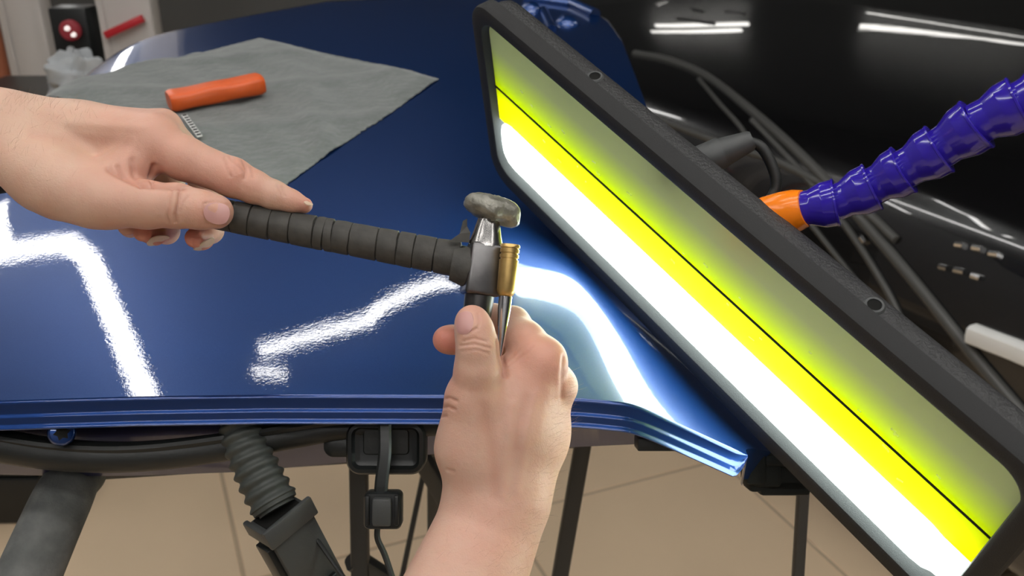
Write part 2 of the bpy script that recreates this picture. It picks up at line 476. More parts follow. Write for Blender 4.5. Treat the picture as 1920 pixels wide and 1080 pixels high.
# star-drive bolt
bc = at(116, 811, .632)
bdir = nrm(CAM - bc)
bolt = obj('bolt', lathe(bc + bdir * -.004, bc + bdir * .003, [(0, .0092), (.5, .0092), (.9, .0082), (1, .0070)], 24), PAINT_H, car_door)
star = []
bu = nrm(np.cross(bdir, AZ)); bv = np.cross(bdir, bu)
for k in range(12):
    r = .0056 if k % 2 == 0 else .0036
    star.append(bc + bdir * .0034 + r * (bu * math.cos(k * math.pi / 6) + bv * math.sin(k * math.pi / 6)))
obj('socket', (np.vstack([star, np.array(star) - bdir * .002]), [list(range(12))] + [[k, (k + 1) % 12, 12 + (k + 1) % 12, 12 + k] for k in range(12)]), INK, bolt, smooth=False)
# corrugated wiring boot and its connector
bp = spline(atN([(446, 775, .652), (462, 835, .645), (488, 895, .640), (520, 955, .636)]), 90)
rr = []
for i in range(90):
    u = i / 89
    rr.append((.0138 + .0022 * u) + .0013 * math.sin(u * 9 * 2 * math.pi) * (1 if u < .93 else .2) - (.003 if u > .97 else 0))
boot = obj('wiring_boot', tube(bp, rr, 28), BOOT, car_door, label='corrugated rubber wiring boot')
ca = nrm(at(592, 1092, .662) - at(512, 945, .630)); cb_ = nrm(np.cross(ca, FWD)); cc_ = np.cross(ca, cb_)
if cb_ @ RGT < 0: cb_, cc_ = -cb_, -cc_
if cc_ @ FWD < 0: cc_ = -cc_
tw_ = R_(38)
cb = cb_ * math.cos(tw_) - cc_ * math.sin(tw_) * -1; cc = np.cross(ca, cb)
if cc @ FWD < 0: cc = -cc
cm = at(558, 1030, .650)
conn = obj('connector', box(cm, cb, cc, ca, .0170, .0135, .034, .0015), PLAST_G, car_door, label='black electrical connector')
obj('bracket', box(cm - ca * .0305 - cc * .0140, cb, cc, ca, .0200, .0022, .0075, .0015), PLAST_G, conn)
obj('bracket', box(cm - ca * .0305 - cb * .0180, cb, cc, ca, .0022, .0150, .0060, .0015), PLAST_G, conn)
obj('opening', box(cm - ca * .0342, cb, cc, ca, .0140, .0105, .0006), INK, conn, smooth=False)
obj('slide_lock', box(cm + ca * .006 - cb * .0185, cb, cc, ca, .0030, .0085, .026, .0012), PLAST, conn)
obj('latch', box(cm + ca * .030 - cc * .0145 + cb * .006, cb, cc, ca, .005, .0020, .005, .001), PLAST, conn)
obj('wire', tube(spline(atN([(560, 960, .645), (600, 1020, .645), (650, 1090, .64)]), 20), .0016, 8), RUBBER, conn)
# rubber grommet, strap and clip
gm = at(725, 838, .650)
def rrect(c, ax, ay, az, hx, hy, r, levels, n=8):
    """stack of rounded rectangles: levels = [(z offset, inset)]"""
    V, m = [], 4 * (n + 1)
    for z, ins in levels:
        rr_ = max(r - ins, .0008)
        for q, (sx, sy) in enumerate([(1, 1), (-1, 1), (-1, -1), (1, -1)]):
            for k in range(n + 1):
                a = q * math.pi / 2 + k / n * math.pi / 2
                V.append(c + ax * (sx * (hx - r) + (rr_ * math.cos(a))) + ay * (sy * (hy - r) + rr_ * math.sin(a)) + az * z)
    Fc = []
    for i in range(len(levels) - 1):
        for k in range(m):
            Fc.append([i * m + k, i * m + (k + 1) % m, (i + 1) * m + (k + 1) % m, (i + 1) * m + k])
    return np.array(V), Fc, m, len(levels)
def rrect_solid(*a, **k):
    V, Fc, m, L = rrect(*a, **k)
    return V, Fc + [list(range(m))[::-1], list(range((L - 1) * m, L * m))]
CB = -FWD                                            # towards the viewer
grom = obj('grommet', rrect_solid(gm, RGT, UPV, CB, .0275, .0185, .010, [(-.012, 0), (.004, 0), (.0065, .0015), (.007, .004), (.003, .006), (.002, .010)]), PLAST, car_door, label='rounded black rubber grommet')
obj('grommet_flange', rrect_solid(at(640, 836, .654), RGT, UPV, CB, .013, .0085, .008, [(-.004, 0), (.002, .001), (.004, .005)]), RUBBER, grom)
obj('window_recess', rrect_solid(gm + UPV * .004 + CB * .0025, RGT, UPV, CB, .016, .009, .003, [(0, 0), (.001, .0008)]), RUBBER, grom)
strap = obj('strap', tube(spline(atN([(722, 796, .640), (722, 850, .636), (716, 900, .634), (714, 930, .634)]), 24), [.0046] * 24, 8, sq=.5), PLAST, car_door)
cl = at(719, 955, .632)
clip = obj('cable_clip', rrect_solid(cl, RGT, UPV, CB, .0128, .0125, .004, [(-.008, .001), (-.006, 0), (.004, 0), (.006, .001), (.0062, .003)]), PLAST, strap, label='black cable clip')
obj('clip_barrel', box(cl + CB * .006, RGT, UPV, CB, .0066, .0095, .004, .002), PLAST_G, strap)
for sx in (-1, 1):
    obj('clip_tab', box(cl + RGT * sx * .0098 + UPV * .001 + CB * .006, RGT, UPV, CB, .0014, .0100, .003, .0008), PLAST, strap)
obj('wire', tube(spline(atN([(708, 985, .634), (708, 1010, .634), (722, 1042, .634), (738, 1090, .63)]), 24), .0021, 8), RUBBER, strap)
# hinge block at the right corner
hg = empty('hinge', at(1460, 885, .655) , label='black plastic hinge block'); hg.parent = car_door; hg.location = Vector(at(1460, 885, .655)) - car_door.location
for (x, y, hx, hy, d, hz) in [(1470, 884, .029, .0135, .705, .012), (1432, 872, .011, .015, .700, .010), (1412, 872, .0075, .013, .697, .010), (1478, 860, .020, .0045, .698, .010), (1466, 909, .019, .0065, .703, .010)]:
    obj('hinge_block', box(at(x, y, d), RGT, UPV, FWD, hx, hy, hz, .0028), HINGEM, hg)
obj('edge_bar', box(at(1245, 830, .665), RGT, UPV, FWD, .020, .0045, .01, .001), PLAST, car_door)

# ------------------------------------------------------------------ work stand under the door
st = empty('work_stand', (-.05, .95, 0), 'dark metal work stand with splayed legs under the blue door', 'stand')
def floor_hit(px, py):
    d = FWD + RGT * (px - 960) / FPX + UPV * (540 - py) / FPX
    return CAM + d * (-CAM[2] / d[2])
def leg(name, a, b, r, m=STAND, sq=.45, seg=12):
    a, b = np.array(a), np.array(b)
    return obj(name, tube([a, b], r, seg, sq=sq), m, st)
def to_floor(a, b):
    """extend line a->b until it stands on the floor"""
    a, b = np.array(a), np.array(b); k = (a[2] - .012) / (a[2] - b[2]); return a + (b - a) * k
a = at(672, 840, .86); b = at(676, 1080, .88); leg('leg', a, to_floor(a, b), .0085)
a = at(1095, 820, .98); b = at(1050, 1080, 1.02); leg('leg', a, to_floor(a, b), .0088)
a = at(815, 840, 1.05); b = at(815, 1010, 1.10); leg('leg', a, to_floor(a, b), .0085)
a = at(1507, 900, .80); b = at(1496, 1080, .83); leg('leg', a, to_floor(a, b), .0050)
leg('brace', at(785, 850, .99), at(850, 960, 1.02), .0095)
leg('brace', at(800, 860, 1.2), at(752, 1090, 1.22), .0036)
leg('crossbar', at(672, 842, .862), at(815, 842, 1.052), .008)
leg('crossbar', at(815, 842, 1.052), at(1095, 822, .982), .008)
k1 = at(676, 1040, .878)
leg('foot_clamp', at(662, 1048, .878), at(720, 1085, .9), .010)
pa = at(152, 884, .728); pm = at(120, 930, .70); pb = at(40, 1110, .66)
pad = spline([pa, pm, pb, pb + (pb - pm) * .8], 40)
obj('padded_arm', tube(pad, np.interp(np.linspace(0, 1, 40), [0, .2, .35, 1], [.0195, .0195, .0215, .0235]), 24), FOAM, st, label='grey foam-padded support arm')
a = pad[-1]; leg('leg', a, (a[0] - .05, a[1] + .02, .012), .014, sq=None)
leg('crossbar', pad[0] + np.array([0, .01, 0]), at(672, 842, .87), .011)

# ------------------------------------------------------------------ inspection lamp
LK = 1.0818
LC = np.array([0.1215, 0.5936, 1.1305])
LU = np.array([0.56179082, -0.74767695, -0.35407662]); LV = nrm([0.08331709, 0.47696018, -0.874967]); LN = nrm(np.cross(LU, LV))
if LN @ np.array([-0.8230731, -0.4620478, -0.33024612]) < 0: LN = -LN
LXX = LU if np.cross(LU, LV) @ LN > 0 else -LU
RM = Matrix(((LXX[0], LV[0], LN[0]), (LXX[1], LV[1], LN[1]), (LXX[2], LV[2], LN[2])))
LU, LV, LN = LU * LK, LV * LK, LN * LK              # lamp-sized units
HL, HW = .2249, .0732
lamp = empty('inspection_lamp', LC + LV * HW - LN * .03, 'black framed inspection lamp with glowing white and yellow face above the door', 'lamp')
def ring(hx_o, hy_o, cy_o, r_o, hx_i, hy_i, r_i, z0, z1, bev, n=10):
    """rounded rectangular frame in lamp axes"""
    rings = [rrect(LC, LU, LV, LN, hx_i, hy_i, r_i, [(z0, 0), (z1 - bev, 0), (z1 - bev * .3, -bev * .3), (z1, -bev)], n),
             rrect(LC + LV * cy_o, LU, LV, LN, hx_o, hy_o, r_o, [(z1, bev), (z1 - bev * .3, bev * .3), (z1 - bev, 0), (z0, 0)], n)]
    m = rings[0][2]
    V = np.vstack([rings[0][0], rings[1][0]]); Fc = []
    L = 8
    for i in range(L):
        for k in range(m):
            j = (i + 1) % L
            Fc.append([i * m + k, i * m + (k + 1) % m, j * m + (k + 1) % m, j * m + k])
    return V, Fc
HXO, HYO = HL + .0130, HW + .0155
obj('bezel', ring(HXO, HYO, .002, .024, HL, HW, .016, -.008, .0040, .0030), LAMPRIM, lamp)
# body behind the bezel: walls set in a little, closed back, open front
hx, hy = HXO - .004, HYO - .004
CY = .002
v_, f_, m_, l_ = rrect(LC + LV * CY, LU, LV, LN, hx, hy, .021, [(-.007, .0), (-.016, .0), (-.021, .0015), (-.0235, .004), (-.025, .009)], n=10)
obj('case', (v_, f_ + [list(range((l_ - 1) * m_, l_ * m_))]), LAMPCASE, lamp)
v_, f_, m_, l_ = rrect(LC, LU, LV, LN, HL + .003, HW + .003, .017, [(-.004, 0), (-.016, 0), (-.0185, .003)], n=10)
obj('reflector', (v_, f_ + [list(range((l_ - 1) * m_, l_ * m_))]), NAVYW, lamp, label='white reflector tray')
tv0, tv1 = .0215, .0690
fy0, fy1 = -HW - .002, tv0 + .002
FX = np.linspace(-HL - .002, HL + .002, 40); FY = np.linspace(fy0, fy1, 16)
FVv = np.array([[(x * LK * (1 if LXX @ LU > 0 else -1), y * LK, 0) for y in FY] for x in FX]).reshape(-1, 3)
film = obj('yellow_film', (FVv, grid_faces(40, 16)), FILM, lamp, smooth=False, label='yellow diffuser film', origin=(0, 0, 0))
film.location = Vector(LC - LN * .0030) - wloc(lamp); film.rotation_euler = RM.to_euler()
# tube: a white diffuser bar along the lower edge that reaches into the tray
n = 16; TV = []
for i, x in enumerate([-.2225, -.2215, -.217, -.209, .198, .206, .2115, .213]):
    k = [.45, .72, .92, 1, 1, .92, .72, .45][i]
    cy = (tv0 + tv1) / 2; hwid = (tv1 - tv0) / 2 * k
    for j in range(n):
        a = math.pi * j / (n - 1)
        TV.append(LC + LU * x + LV * (cy + math.cos(a) * hwid) + LN * (-.0030 + .0032 * math.sin(a) * k))
    TV.append(LC + LU * x + LV * (cy - hwid) - LN * .015); TV.append(LC + LU * x + LV * (cy + hwid) - LN * .015)
n += 2; tf = []
for i in range(7):
    for j in range(n): tf.append([i * n + j, i * n + (j + 1) % n, (i + 1) * n + (j + 1) % n, (i + 1) * n + j])
tf += [list(range(n)), list(range(7 * n, 8 * n))]
obj('light_tube', (np.array(TV), tf), TUBE, lamp, label='glowing white tube')
obj('black_line', box(LC - LV * .0093 - LN * .0026, LU, LV, LN, HL + .002, .00085, .0003), INK, lamp, smooth=False)
# white chips on the film
for k in range(26):
    x = rng.uniform(-.2, .21); y = rng.choice([rng.uniform(-.03, -.011), rng.uniform(-.007, .012)])
    obj('paint_chip', box(LC + LU * x + LV * y - LN * .0029, nrm(LU + LV * rng.uniform(-.4, .4)), nrm(LV), nrm(LN), rng.uniform(.0006, .0028), rng.uniform(.0004, .0009), .0001), CHIP, lamp, smooth=False)
# eyelets in the side wall
side = -nrm(LV)
for x in (-.113, .118):
    c = LC + LV * (CY - hy) + LU * x - LN * .0135
    e = obj('eyelet', lathe(c - side * .002, c + side * .0012, [(0, .0062), (.7, .0062), (1, .0052), (1, .0040), (.2, .0036)], 24), PLAST_G, lamp)
    obj('eyelet_hole', lathe(c - side * .001, c + side * .0004, [(0, .0037), (1, .0037)], 20), INK, e)
# cable gland and cable on the back
ga, gb = at(1330, 296, .605), at(1412, 262, .597)
obj('cable_gland', lathe(ga - (gb - ga) * .9, gb, [(0, .010), (.45, .0105), (.62, .0105), (.64, .0095), (.66, .0095), (.97, .0066), (1, .0055)], 24), PLAST_G, lamp)
obj('cable', tube(spline(np.vstack([gb - (gb - ga) * .1, atN([(1428, 277, .597), (1448, 312, .597), (1455, 350, .598), (1440, 420, .602), (1500, 620, .615)])]), 50), .0036, 10), RUBBER, lamp)
# bracket that joins arm and case
o0 = at(1452, 405, .572); o1 = at(1510, 390, .560)
obj('arm_nut', lathe(o0 - (o1 - o0) * .8, o1, [(0, .0120), (.3, .0133), (.62, .0135), (.85, .0128), (1, .0112)], 28), ORANGE2, lamp, label='orange arm nut')

# ------------------------------------------------------------------ jointed blue arm
arm = empty('lamp_arm', at(1905, 205, .44) - AZ * .02, 'jointed blue plastic arm holding the lamp from the right', 'lamp arm')
jp = atN([(1500, 393, .563), (1568, 380, .555), (1636, 350, .546), (1695, 318, .536), (1762, 279, .525), (1832, 232, .512), (1912, 194, .50), (1990, 150, .49), (2075, 110, .48), (2160, 60, .47), (2400, -60, .46), (2640, -120, .45)])
for k in range(len(jp) - 1):
    a, b = jp[k], jp[k + 1]; L = np.linalg.norm(b - a)
    r = .0128 + .0003 * min(k, 4)
    obj('arm_joint', lathe(a - (b - a) * .06, b + (b - a) * .02, [(0, r * .80), (.06, r * .84), (.30, r * .84), (.36, r * .88), (.62, r * 1.06), (.66, r * 1.08), (.93, r * 1.10), (.94, r * 1.14), (.985, r * 1.14), (1.0, r * 1.08), (.99, r * .9)], 28), BLUEARM, arm)
# where the arm goes on outside the picture: a floor post
pp = jp[-1]
obj('arm_post', tube([(pp[0], pp[1], 0.02), (pp[0], pp[1], pp[2] + .03)], .016, 16), STAND, arm)
obj('post_base', lathe((pp[0], pp[1], 0), (pp[0], pp[1], .03), [(0, .13), (.6, .13), (1, .11)], 32), STAND, arm)

# ------------------------------------------------------------------ hammer
HD = .568
h0, h1 = at(120, 346, HD), at(872, 489, HD + .006)
hdir = nrm(h1 - h0); hl = np.linalg.norm(h1 - h0)
hup = nrm(UPV * 1.0 - hdir * (UPV @ hdir)); hout = np.cross(hdir, hup)
if hout @ FWD > 0: hout = -hout
hammer = empty('hammer', h1 - hup * .03, 'body hammer with black taped handle held above the blue panel', 'hammer')
obj('handle', lathe(h0, h1, [(0, .0078), (.05, .0084), (1, .0092)], 24), RUBBER, hammer)
cuts = [120, 200, 280, 330, 400, 436, 470, 508, 545, 590, 608, 624, 657, 708, 745, 776, 815, 862]
for i in range(len(cuts) - 1):
    f0, f1 = (cuts[i] - 120) / 752, (cuts[i + 1] - 120) / 752
    ra = .0088 + .0017 * f0; rb = .0088 + .0017 * f1
    j1 = rng.uniform(0, .0003)
    a, b = h0 + hdir * hl * f0, h0 + hdir * hl * f1
    v, f = lathe(a, b, [(0, ra - .0010), (.01, ra - .0002), (.06, ra + .0001 + j1), (.5, ra + j1 + .0003), (.95, rb + j1 + .0002), (1.0, rb - .0010)], 28)
    v = v + (rng.normal(size=v.shape) * .00008)
    # each turn of tape leans a little
    cen = (a + b) / 2; rel = (v - cen) @ hup
    v = v + hdir[None, :] * (rel * rng.uniform(-.12, .02))[:, None]
    obj('tape_turn', (v, f), TAPE, hammer)
# loose flap of tape
fl = []
fpts = [(842, 452), (862, 438), (868, 414), (876, 410), (876, 424), (882, 436), (880, 455)]
for d in (-.001, .001):
    for (x, y) in fpts: fl.append(at(x, y, HD - .003 + d + (.003 if y < 430 else 0)))
k = len(fpts)
obj('tape_flap', (np.array(fl), [list(range(k))[::-1], list(range(k, 2 * k))] + [[i, (i + 1) % k, k + (i + 1) % k, k + i] for i in range(k)]), TAPE, hammer, smooth=False)
# head: block, neck, padded face, lower peen
hc = at(905, 506, HD)
ha = nrm(at(921, 400, HD + .004) - at(898, 585, HD))            # long axis of the head
hx_ = nrm(RGT - ha * (RGT @ ha)); hz_ = np.cross(hx_, ha)
if hz_ @ FWD > 0: hz_ = -hz_
yaw = R_(-14)
bx_ = hx_ * math.cos(yaw) + hz_ * math.sin(yaw); bz_ = -hx_ * math.sin(yaw) + hz_ * math.cos(yaw)
obj('head_block', box(hc, bx_, bz_, ha, .0110, .0115, .0158, .0022, 3, taper=.90), STEEL, hammer)
obj('tape_collar', lathe(hc - hdir * .019 , hc - hdir * .006, [(0, .0100), (.25, .0108), (.6, .0122), (.9, .0124), (1, .0110)], 28), TAPE, hammer)
nb = hc + ha * .014; nt_ = hc + ha * .040
neck = lathe(nb, nt_, [(0, .0110), (.1, .0106), (.3, .0090), (.6, .0072), (.85, .0062), (1, .0062)], 12)
obj('neck', neck, STEEL_N, hammer)
obj('peen', lathe(hc - ha * .012, hc - ha * .034, [(0, .0092), (.4, .0090), (.9, .0086), (1, .0078)], 24), STEEL_D, hammer)
# the padded striking face is lumpy: a deformed dome
hd = at(921, 393, HD + .003)
DV, DF = [], []
nlat, nlon = 14, 36
for i in range(nlat + 1):
    ph = -math.pi / 2 + math.pi * i / nlat
    for j in range(nlon):
        th = 2 * math.pi * j / nlon
        rx = .0170 * (1 + .06 * math.sin(3 * th + 1) + .05 * math.sin(5 * th))
        x = math.copysign(abs(math.cos(ph)) ** .6, 1) * math.cos(th) * rx
        y = math.copysign(abs(math.cos(ph)) ** .6, 1) * math.sin(th) * rx * .92
        z = math.sin(ph) * (.0085 if ph > 0 else .0068)
        if ph < 0: z -= .003 * max(0, math.cos(th - .3)) * math.cos(ph) ** .5 * (1.5 if abs(math.sin(2 * th)) < .7 else .3)
        z -= .10 * x - .12 * abs(x) * .2
        DV.append(hd + hx_ * x + hz_ * y + ha * z)
for i in range(nlat):
    for j in range(nlon):
        DF.append([i * nlon + j, i * nlon + (j + 1) % nlon, (i + 1) * nlon + (j + 1) % nlon, (i + 1) * nlon + j])
DV = np.array(DV); DV += rng.normal(size=DV.shape) * .00025
obj('padded_face', (DV, DF), PUTTY, hammer, label='grey tape-padded striking face')

# ------------------------------------------------------------------ punch
PD = .555
q0, q1, q2 = at(957, 458, PD), at(948, 556, PD - .001), at(937, 668, PD - .004)
punch = empty('punch', q2, 'steel punch with grooved brass cap held upright beside the hammer head', 'punch')
obj('cap', lathe(q1, q0, [(0, .0034), (.04, .0048), (.12, .0056), (.55, .0057), (.70, .0058), (.705, .0051), (.735, .0051), (.74, .0058), (.80, .0058), (.805, .0051), (.835, .0051), (.84, .0058), (.905, .0058), (.91, .0052), (.93, .0052), (.935, .0059), (.98, .0059), (1, .0054)], 28), BRASS, punch, label='grooved brass cap')
obj('shaft', lathe(q2, q1, [(0, .0010), (.1, .0017), (.5, .0031), (.8, .0040), (1, .0041)], 20), STEEL_S, punch)

# ------------------------------------------------------------------ hands (implicit surfaces, one skin each)
def surface_nets(D, org, h):
    ins = D < 0
    n = np.array(D.shape) - 1
    c = [(i, j, k) for i in (0, 1) for j in (0, 1) for k in (0, 1)]
    cnt = np.zeros(n, np.int8)
    for (i, j, k) in c: cnt += ins[i:i + n[0], j:j + n[1], k:k + n[2]]
    idx = np.argwhere((cnt > 0) & (cnt < 8))
    vals = np.stack([D[idx[:, 0] + i, idx[:, 1] + j, idx[:, 2] + k] for (i, j, k) in c], 1)
    ca_ = np.array(c, float); acc = np.zeros((len(idx), 3)); num = np.zeros(len(idx))
    for a in range(8):
        for b in range(a + 1, 8):
            if np.abs(ca_[a] - ca_[b]).sum() != 1: continue
            va, vb = vals[:, a], vals[:, b]; m = (va < 0) != (vb < 0)
            t = np.where(m, va / np.where(m, va - vb, 1), 0)
            acc += np.where(m[:, None], ca_[a] + t[:, None] * (ca_[b] - ca_[a]), 0); num += m
    V = org + h * (idx + acc / num[:, None])
    vid = np.full(n, -1, np.int64); vid[tuple(idx.T)] = np.arange(len(idx))
    Fs = []
    for ax in range(3):
        o1, o2 = [(1, 2), (2, 0), (0, 1)][ax]
        sl0 = [slice(1, -1)] * 3; sl1 = [slice(1, -1)] * 3
        sl0[ax] = slice(0, -1); sl1[ax] = slice(1, None)
        A, B = ins[tuple(sl0)], ins[tuple(sl1)]
        e = np.argwhere(A != B); flip = A[tuple(e.T)]
        off = np.array([1, 1, 1]); off[ax] = 0
        e = e + off
        def cell(d1, d2):
            q = e.copy(); q[:, o1] += d1; q[:, o2] += d2; return vid[tuple(q.T)]
        quad = np.stack([cell(-1, -1), cell(0, -1), cell(0, 0), cell(-1, 0)], 1)
        quad[~flip] = quad[~flip][:, ::-1]
        Fs.append(quad)
    return V, np.vstack(Fs)

class Sdf:
    def __init__(s, lo, hi, h):
        s.h = h; s.lo = np.asarray(lo, float)
        n = np.ceil((np.asarray(hi) - s.lo) / h).astype(int) + 1
        s.n = n; s.ax = [s.lo[i] + h * np.arange(n[i]) for i in range(3)]
    def blank(s): return np.full(s.n, .05, np.float32)
    def sub(s, pts, pad):
        pts = np.asarray(pts); a = np.clip(((pts.min(0) - pad - s.lo) / s.h).astype(int), 0, s.n - 1)
        b = np.clip(((pts.max(0) + pad - s.lo) / s.h).astype(int) + 2, 1, s.n)
        return tuple(slice(a[i], b[i]) for i in range(3))
    def cone(s, sl, a, b, r1, r2, flat=None):
        X, Y, Z = np.meshgrid(*[s.ax[i][sl[i]] for i in range(3)], indexing='ij', sparse=True)
        d = b - a; dd = max(d @ d, 1e-12)
        t = np.clip(((X - a[0]) * d[0] + (Y - a[1]) * d[1] + (Z - a[2]) * d[2]) / dd, 0, 1)
        ex, ey, ez = X - a[0] - t * d[0], Y - a[1] - t * d[1], Z - a[2] - t * d[2]
        if flat is not None:              # squash the section along a direction: (unit vector, factor)
            nv_, k = flat; q = (ex * nv_[0] + ey * nv_[1] + ez * nv_[2]) * (k - 1)
            ex, ey, ez = ex + q * nv_[0], ey + q * nv_[1], ez + q * nv_[2]
        return (np.sqrt(ex * ex + ey * ey + ez * ez) - (r1 + t * (r2 - r1))).astype(np.float32)
def smin(a, b, k):
    h = np.clip(.5 + .5 * (b - a) / k, 0, 1)
    return b + (a - b) * h - k * h * (1 - h)

def build_hand(base, chains, creases, nails, lo_hi, h, strokes=()):
    lo, hi = lo_hi
    G = Sdf(lo, hi, h); D = G.blank()
    px = base / FPX
    J = lambda q: at(q[0], q[1], base + q[2] / 1000.0)
    for kind, k, pts in chains:
        C = G.blank() if kind != 'palm' else D
        kk = k if kind == 'palm' else .004
        P = [(J(q), q[3] * px) for q in pts]
        fl = [q[4] if len(q) > 4 else None for q in pts]
        for i in range(len(P) - 1):
            (a, ra), (b, rb) = P[i], P[i + 1]
            sl = G.sub([a, b], max(ra, rb) + .02)
            flat = (FWD, fl[i]) if fl[i] else None
            C[sl] = smin(C[sl], G.cone(sl, a, b, ra, rb, flat), kk)
        if kind != 'palm':
            D = smin(D, C, k)
    for (a, b, r, k) in creases:
        a, b = J(a), J(b); sl = G.sub([a, b], .012)
        c = -G.cone(sl, a, b, r * px, r * px)
        D[sl] = -smin(-D[sl], -c, k)
    V, Fq = surface_nets(D, G.lo, h)
    # skin folds: press the surface in along short strokes seen from the front
    fn = np.cross(V[Fq[:, 2]] - V[Fq[:, 0]], V[Fq[:, 3]] - V[Fq[:, 1]])
    N = np.zeros_like(V)
    for k in range(4): np.add.at(N, Fq[:, k], fn)
    N /= np.linalg.norm(N, axis=1)[:, None] + 1e-12
    ctr = V.mean(0)
    rel = V - CAM; dz = rel @ FWD; X = 960 + FPX * (rel @ RGT) / dz; Y = 540 - FPX * (rel @ UPV) / dz
    front = np.clip(((-N @ FWD) - .05) * 6, 0, 1) * (dz < nails + base)
    dark = np.zeros(len(V))
    for (pts, dep, wid) in strokes:
        pts = np.asarray(pts, float)
        best = np.full(len(V), 1e9)
        for k in range(len(pts) - 1):
            a, b = pts[k], pts[k + 1]; d = b - a
            t = np.clip(((X - a[0]) * d[0] + (Y - a[1]) * d[1]) / (d @ d), 0, 1)
            best = np.minimum(best, np.hypot(X - a[0] - t * d[0], Y - a[1] - t * d[1]))
        g = np.exp(-(best / wid) ** 2) * front
        V = V - N * (g * dep)[:, None]
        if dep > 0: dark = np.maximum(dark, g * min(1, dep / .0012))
    build_hand.dark = dark
    return V, Fq, J, px

def skin_colour(me, V, base_col, spots):
    c = np.tile(np.array(base_col, float), (len(V), 1))
    for (p, r, col, a) in spots:
        w_ = np.exp(-((V - p) ** 2).sum(1) / (2 * r * r))[:, None] * a
        c = c * (1 - w_) + np.array(col) * w_
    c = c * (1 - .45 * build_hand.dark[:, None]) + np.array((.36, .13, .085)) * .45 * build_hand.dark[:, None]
    at_ = me.attributes.new('Col', 'FLOAT_COLOR', 'POINT')
    at_.data.foreach_set('color', np.hstack([c, np.ones((len(c), 1))]).astype(np.float32).ravel())

def make_nail(name, bvh, c, ldir, nd, hw, ln, parent, off=.0007, m=None, thick=.0006):
    """a nail laid over the finger: shot onto the skin from outside along -nd"""
    ldir = nrm(ldir); nd = nrm(nd - ldir * (nd @ ldir)); wd = np.cross(ldir, nd)
    nu_, nv_ = 11, 11; top, V = [], []
    for i in range(nu_):
        for j in range(nv_):
            a, b = -1 + 2 * i / (nu_ - 1), -1 + 2 * j / (nv_ - 1)
            x, y = a * math.sqrt(1 - b * b / 2), b * math.sqrt(1 - a * a / 2)
            x = .15 * a + .85 * x; y = .15 * b + .85 * y
            p = c + wd * x * hw + ldir * y * ln / 2
            hit = bvh.ray_cast(Vector(p + nd * .03), Vector(-nd), .06)
            q = np.array(hit[0]) if hit[0] is not None else p
            V.append(q)
    V = np.array(V); dep = (V - c) @ nd; ref = np.max(dep)
    xw, yl = (V - c) @ wd / hw, (V - c) @ ldir / (ln / 2)
    A_ = np.stack([np.ones(len(V)), xw, yl, xw ** 2, yl ** 2], 1)      # smooth quadratic through the skin hits
    good = dep > np.median(dep) - .003
    co, *_ = np.linalg.lstsq(A_[good], dep[good], rcond=None)
    e4 = np.clip(np.maximum(np.abs(xw), np.abs(yl)), 0, 1) ** 4
    V = V + nd[None, :] * ((A_ @ co) - dep + off * (1 - .6 * e4))[:, None]
    V2 = V - nd * thick
    f = grid_faces(nu_, nv_)
    n_ = nu_ * nv_; rimi = [i * nv_ for i in range(nu_)] + [(nu_ - 1) * nv_ + j for j in range(1, nv_)] + [i * nv_ + nv_ - 1 for i in range(nu_ - 2, -1, -1)] + [j for j in range(nv_ - 2, 0, -1)]
    fs = f + [[q + n_ for q in r[::-1]] for r in f] + [[rimi[i], rimi[(i + 1) % len(rimi)], rimi[(i + 1) % len(rimi)] + n_, rimi[i] + n_] for i in range(len(rimi))]
    return obj(name, (np.vstack([V, V2]), fs), m or NAIL, parent)

person = empty('person', at(500, 700, .55), 'bare hands of a person, one gripping the hammer, one holding the punch', 'person')
SKINC = (0.585, 0.385, 0.295); REDC = (0.60, 0.25, 0.18); PALE = (0.66, 0.46, 0.31); TIPC = (0.58, 0.19, 0.14)  # TIPC: red fingertips, darkened as well for the shade they lie in

def hand_object(name, V, Fq, spots, label):
    me = bpy.data.meshes.new(name)
    org = V.mean(0)
    me.from_pydata((V - org).tolist(), [], Fq.tolist())
    me.polygons.foreach_set('use_smooth', [True] * len(me.polygons))
    me.materials.append(SKIN); me.update()
    skin_colour(me, V, SKINC, spots)
    o = bpy.data.objects.new(name, me); COL.objects.link(o)
    o.parent = person; o.location = Vector(org) - person.location; o['label'] = label
    return o, BVHTree.FromPolygons([Vector(v) for v in V], Fq.tolist())

